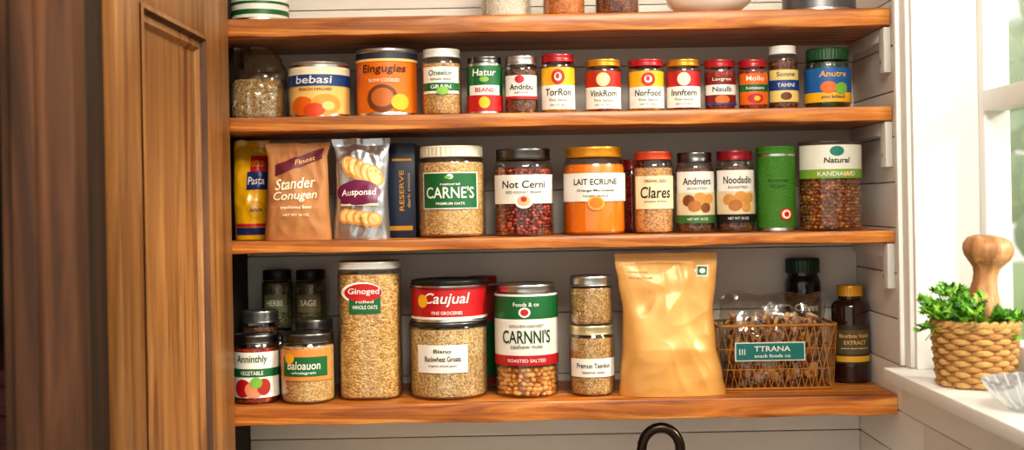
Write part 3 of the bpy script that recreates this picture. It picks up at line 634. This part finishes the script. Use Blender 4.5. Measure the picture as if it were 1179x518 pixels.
def l1(o,sf,R,Hh):
    o.patch(sf,-R*1.15,R*1.15,Hh*.2,Hh*.6,M('#3a2a1a'),.0006,24,2); o.patch(sf,-R*1.1,R*1.1,Hh*.3,Hh*.55,M('#57492f'),.0009,24,2)
    o.text(sf,'Bourbon Vanilla',0,Hh*.49,R*1.7,Hh*.04,M('#d9b060'),.0014); o.text(sf,'EXTRACT',0,Hh*.42,R*1.2,Hh*.04,M('#d9b060'),.0014); o.text(sf,'pure and natural',0,Hh*.36,R*1.5,Hh*.02,CREAM,.0014); o.patch(sf,-R*1.1,R*1.1,Hh*.22,Hh*.28,M('#c8992e'),.0009,24,2)
bottle('vanilla_bottle',957,999,328,.16,DKG,M('#c9932b',.35,.3),l1,.62,.11,.78)
def l2(o,sf,R,Hh): o.patch(sf,-R*1.1,R*1.1,Hh*.3,Hh*.7,M('#3a3828'),.0006,24,2); o.text(sf,'Olives',0,Hh*.6,R*1.3,Hh*.06,CREAM,.0012)
bottle('olive_bottle',903,944,297,.206,DKB,M('#1e3f2c',.4),l2,.86,.12,.78)

# ================================================================== SILL ITEMS
WK=M('#c49a5e',.6,var=.2,bump=.4,bs=300); WK1=M('#b0834c',.6,var=.2,bump=.4,bs=300); WK2=M('#9b6f3e',.6,var=.2,bump=.4,bs=300)
bx,by=.632,-.297; BR=.055; BH=.087
root2=bpy.data.objects.new('wicker_basket',None); SC.collection.objects.link(root2); root2.location=(bx,by,ZSILL+.0005)
b=MB('woven_body',(0,0,0),0,root2)
rows=11; ns=88; nst=22
for k in range(rows):
    z=.005+k*(BH-.012)/(rows-1); R0=BR*(.86+.12*k/(rows-1))
    pts=[((R0+.0032*math.cos(nst/2*2*math.pi*i/ns+k*math.pi))*math.cos(2*math.pi*i/ns),(R0+.0032*math.cos(nst/2*2*math.pi*i/ns+k*math.pi))*math.sin(2*math.pi*i/ns),z) for i in range(ns)]
    b.tube(pts,.0044,(WK,WK1)[k%2],8,True)
for i in range(nst):
    a=2*math.pi*(i)/nst; b.tube([(BR*.85*math.cos(a),BR*.85*math.sin(a),.0),(BR*.97*math.cos(a),BR*.97*math.sin(a),BH)],.003,WK2,6)
for q in (0,math.pi):
    b.tube([((BR+.003*math.cos(12*2*math.pi*i/96+q))*math.cos(2*math.pi*i/96),(BR+.003*math.cos(12*2*math.pi*i/96+q))*math.sin(2*math.pi*i/96),BH+.003*math.sin(12*2*math.pi*i/96+q)) for i in range(96)],.004,WK,6,True)
b.lathe([(0,.001),(BR*.84,.001),(BR*.84,.005),(0,.005)],WK2,32)
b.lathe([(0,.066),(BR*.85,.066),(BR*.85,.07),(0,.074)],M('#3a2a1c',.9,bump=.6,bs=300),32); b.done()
LM=[M('#4f9019',.5,var=.15),M('#68ab25',.5,var=.15),M('#8cc63a',.5,var=.15),M('#2f6413',.5,var=.15)]
h=MB('parsley',(0,0,0),0,root2)
def leaf(c,d,n,s,m):
    d=d.normalized(); sd=d.cross(n).normalized(); n=sd.cross(d)
    out=[(0,0),(.22,.12),(.12,.3),(.46,.42),(.2,.55),(.42,.82),(.14,.75),(0,1.15),(-.14,.75),(-.42,.82),(-.2,.55),(-.46,.42),(-.12,.3),(-.22,.12)]
    vs=[c+d*(.5*s)+n*s*.06]+[c+d*(y*s)+sd*(x*s)+n*(-abs(x)*s*.25) for x,y in out]
    vs=[Vector((min(v.x,.069),v.y,v.z)) for v in vs]
    k=len(out); h.add(vs,[(0,1+i,1+(i+1)%k) for i in range(k)],m,False)
for i in range(85):
    a=random.uniform(0,6.283); rad=.35+.65*random.random()
    tilt=rad*random.uniform(.75,1.3); L=random.uniform(.03,.068)
    base=Vector((math.cos(a)*rad*.036,math.sin(a)*rad*.036,.07)); dr=Vector((math.cos(a)*math.sin(tilt),math.sin(a)*math.sin(tilt),math.cos(tilt)))
    if dr.x>.25: L*=.5
    if dr.x<-.6: L*=.8
    mid=base+dr*L*.5+Vector((0,0,.006)); tip=base+dr*L+Vector((0,0,.003-.012*rad*(tilt>1)))
    h.tube([base,mid,tip],.0008,LM[1],4)
    for q in range(6):
        a2=random.uniform(0,6.28); off=Vector((math.cos(a2),math.sin(a2),random.uniform(-.3,.9)))
        pos=(tip if q<4 else mid+(tip-mid)*.4)
        leaf(pos,(dr*.5+off*.8),Vector((random.uniform(-.5,.5),random.uniform(-1,.2),.8)),random.uniform(.010,.018),random.choice(LM))
for i in range(3):
    h.tube([Vector((-.04,-.01,.08)),Vector((-.06-.004*i,-.015-.01*i,.082)),Vector((-.076,-.02-.012*i,.066+.006*i))],.0007,LM[0],4)
h.done()
PX,PZ=place(1141,270,-.285)
b=MB('wooden_pestle',(0,0,0),0,root2)
Lp=PZ-ZSILL-.076
prof=[(0,0),(.014,.0),(.024,.006),(.0275,.018),(.027,.032),(.0235,.048),(.019,.064),(.0165,.078),(.0162,.09)]
k=Lp/.155
prof=[(r,z*k) for r,z in prof]+[(.018,.100*k),(.024,.109*k),(.031,.118*k),(.0345,.128*k),(.0345,.137*k),(.030,.147*k),(.02,.153*k),(0,.155*k)]
b.lathe(prof,PALEW,48); o=b.done(80); o.location=(.008,.004,.0765); o.rotation_euler=(0.02,.12,0); 
b=MB('glass_bowl',(.635,-.5,ZSILL+.0005))
prof=[(0,.004),(.03,.004),(.032,0),(.036,0),(.038,.004),(.05,.012),(.062,.024),(.068,.036),(.066,.037),(.059,.026),(.048,.016),(.034,.008),(0,.008)]
b.lathe(prof,clear('bowl_glass',(.93,.95,.96,1),.2,.05,.8),48)
for i in range(24):
    a=2*math.pi*i/24; b.tube([(.04*math.cos(a),.04*math.sin(a),.0052),(.055*math.cos(a),.055*math.sin(a),.0175),(.0675*math.cos(a),.0675*math.sin(a),.0355)],.001,PORC,5)
b.done()
# ================================================================== OUTSIDE
simple('ground',[(.8,30,-12,30,-.3,-.2)],M('#7f9a5c',.9,bump=.3,bs=5),0)
LF=[M('#b4cb9c',.7,var=.3,bs=8,bump=.4),M('#c8d9b4',.7,var=.3,bs=8,bump=.4),M('#98b67e',.7,var=.3,bs=8,bump=.4)]
def tree(x,y,hgt,sp,n):
    t=MB('garden_tree',(x,y,-.2)); t.tube([(0,0,0),(.05,0,hgt*.4),(0,.05,hgt*.8)],[.12,.09,.05],M('#6b5340',.8,bump=.5,bs=30),10)
    for i in range(n):
        v=Vector((random.gauss(0,1),random.gauss(0,1),random.gauss(0,1))).normalized()*random.random()**.4
        c=Vector((v.x*sp,v.y*sp,hgt*.62+v.z*hgt*.42)); V,F=ICO1
        r=random.uniform(.1,.22); t.add([c+p*r*(1+.35*noise.noise(p*2.5+c)) for p in V],F,random.choice(LF))
    t.done()
tree(4.3,6.8,3.8,1.0,120); tree(5.4,8.5,3.4,1.3,120); tree(2.9,7.5,1.9,.6,60)
# ================================================================== LIGHT
wd=bpy.data.worlds.new('sky'); SC.world=wd; wd.use_nodes=True; N=wd.node_tree.nodes; L=wd.node_tree.links
bg=N['Background']; tc=N.new('ShaderNodeTexCoord'); sp=N.new('ShaderNodeSeparateXYZ'); rp=N.new('ShaderNodeValToRGB')
L.new(tc.outputs['Generated'],sp.inputs[0]); L.new(sp.outputs[2],rp.inputs[0]); e=rp.color_ramp.elements
e[0].color=(1,.95,.86,1); e[1].color=(.82,.9,1,1); L.new(rp.outputs[0],bg.inputs[0]); bg.inputs[1].default_value=1.03
def area(name,loc,tgt,sx,sy,pw,col):
    l=bpy.data.lights.new(name,'AREA'); l.shape='RECTANGLE'; l.size=sx; l.size_y=sy; l.energy=pw; l.color=col
    o=bpy.data.objects.new(name,l); SC.collection.objects.link(o); o.location=loc
    o.rotation_euler=(Vector(tgt)-Vector(loc)).to_track_quat('-Z','Y').to_euler(); return o
area('front_fill',(.35,-1.6,2.5),(.1,.1,1.45),.8,.45,38,(1,.91,.77))  # added overhead fill to light the shelves, no fixture seen there
sn=bpy.data.lights.new('sun','SUN'); sn.energy=3.5; sn.angle=math.radians(8); sn.color=(1,.9,.74)
o=bpy.data.objects.new('sun',sn); SC.collection.objects.link(o); o.rotation_euler=Vector((-.8,.45,-.45)).to_track_quat('-Z','Y').to_euler(); o.location=(4,-1,4)
# ================================================================== CAMERA
cam=bpy.data.cameras.new('camera'); co=bpy.data.objects.new('camera',cam); SC.collection.objects.link(co); SC.camera=co
co.location=(0,-DIST,EYE); co.rotation_euler=(math.pi/2,ROLL,0)
cam.sensor_fit='HORIZONTAL'; cam.sensor_width=36; cam.lens=36*700*DIST/1179; cam.shift_x=-10.5/1179; cam.shift_y=-24/1179; cam.clip_start=.05
cam.dof.use_dof=True; cam.dof.focus_distance=2.04; cam.dof.aperture_fstop=4.0
SC.view_settings.view_transform='Standard'; SC.view_settings.exposure=0
try: SC.view_settings.look='Medium High Contrast'
except Exception as ex: print('look',ex)
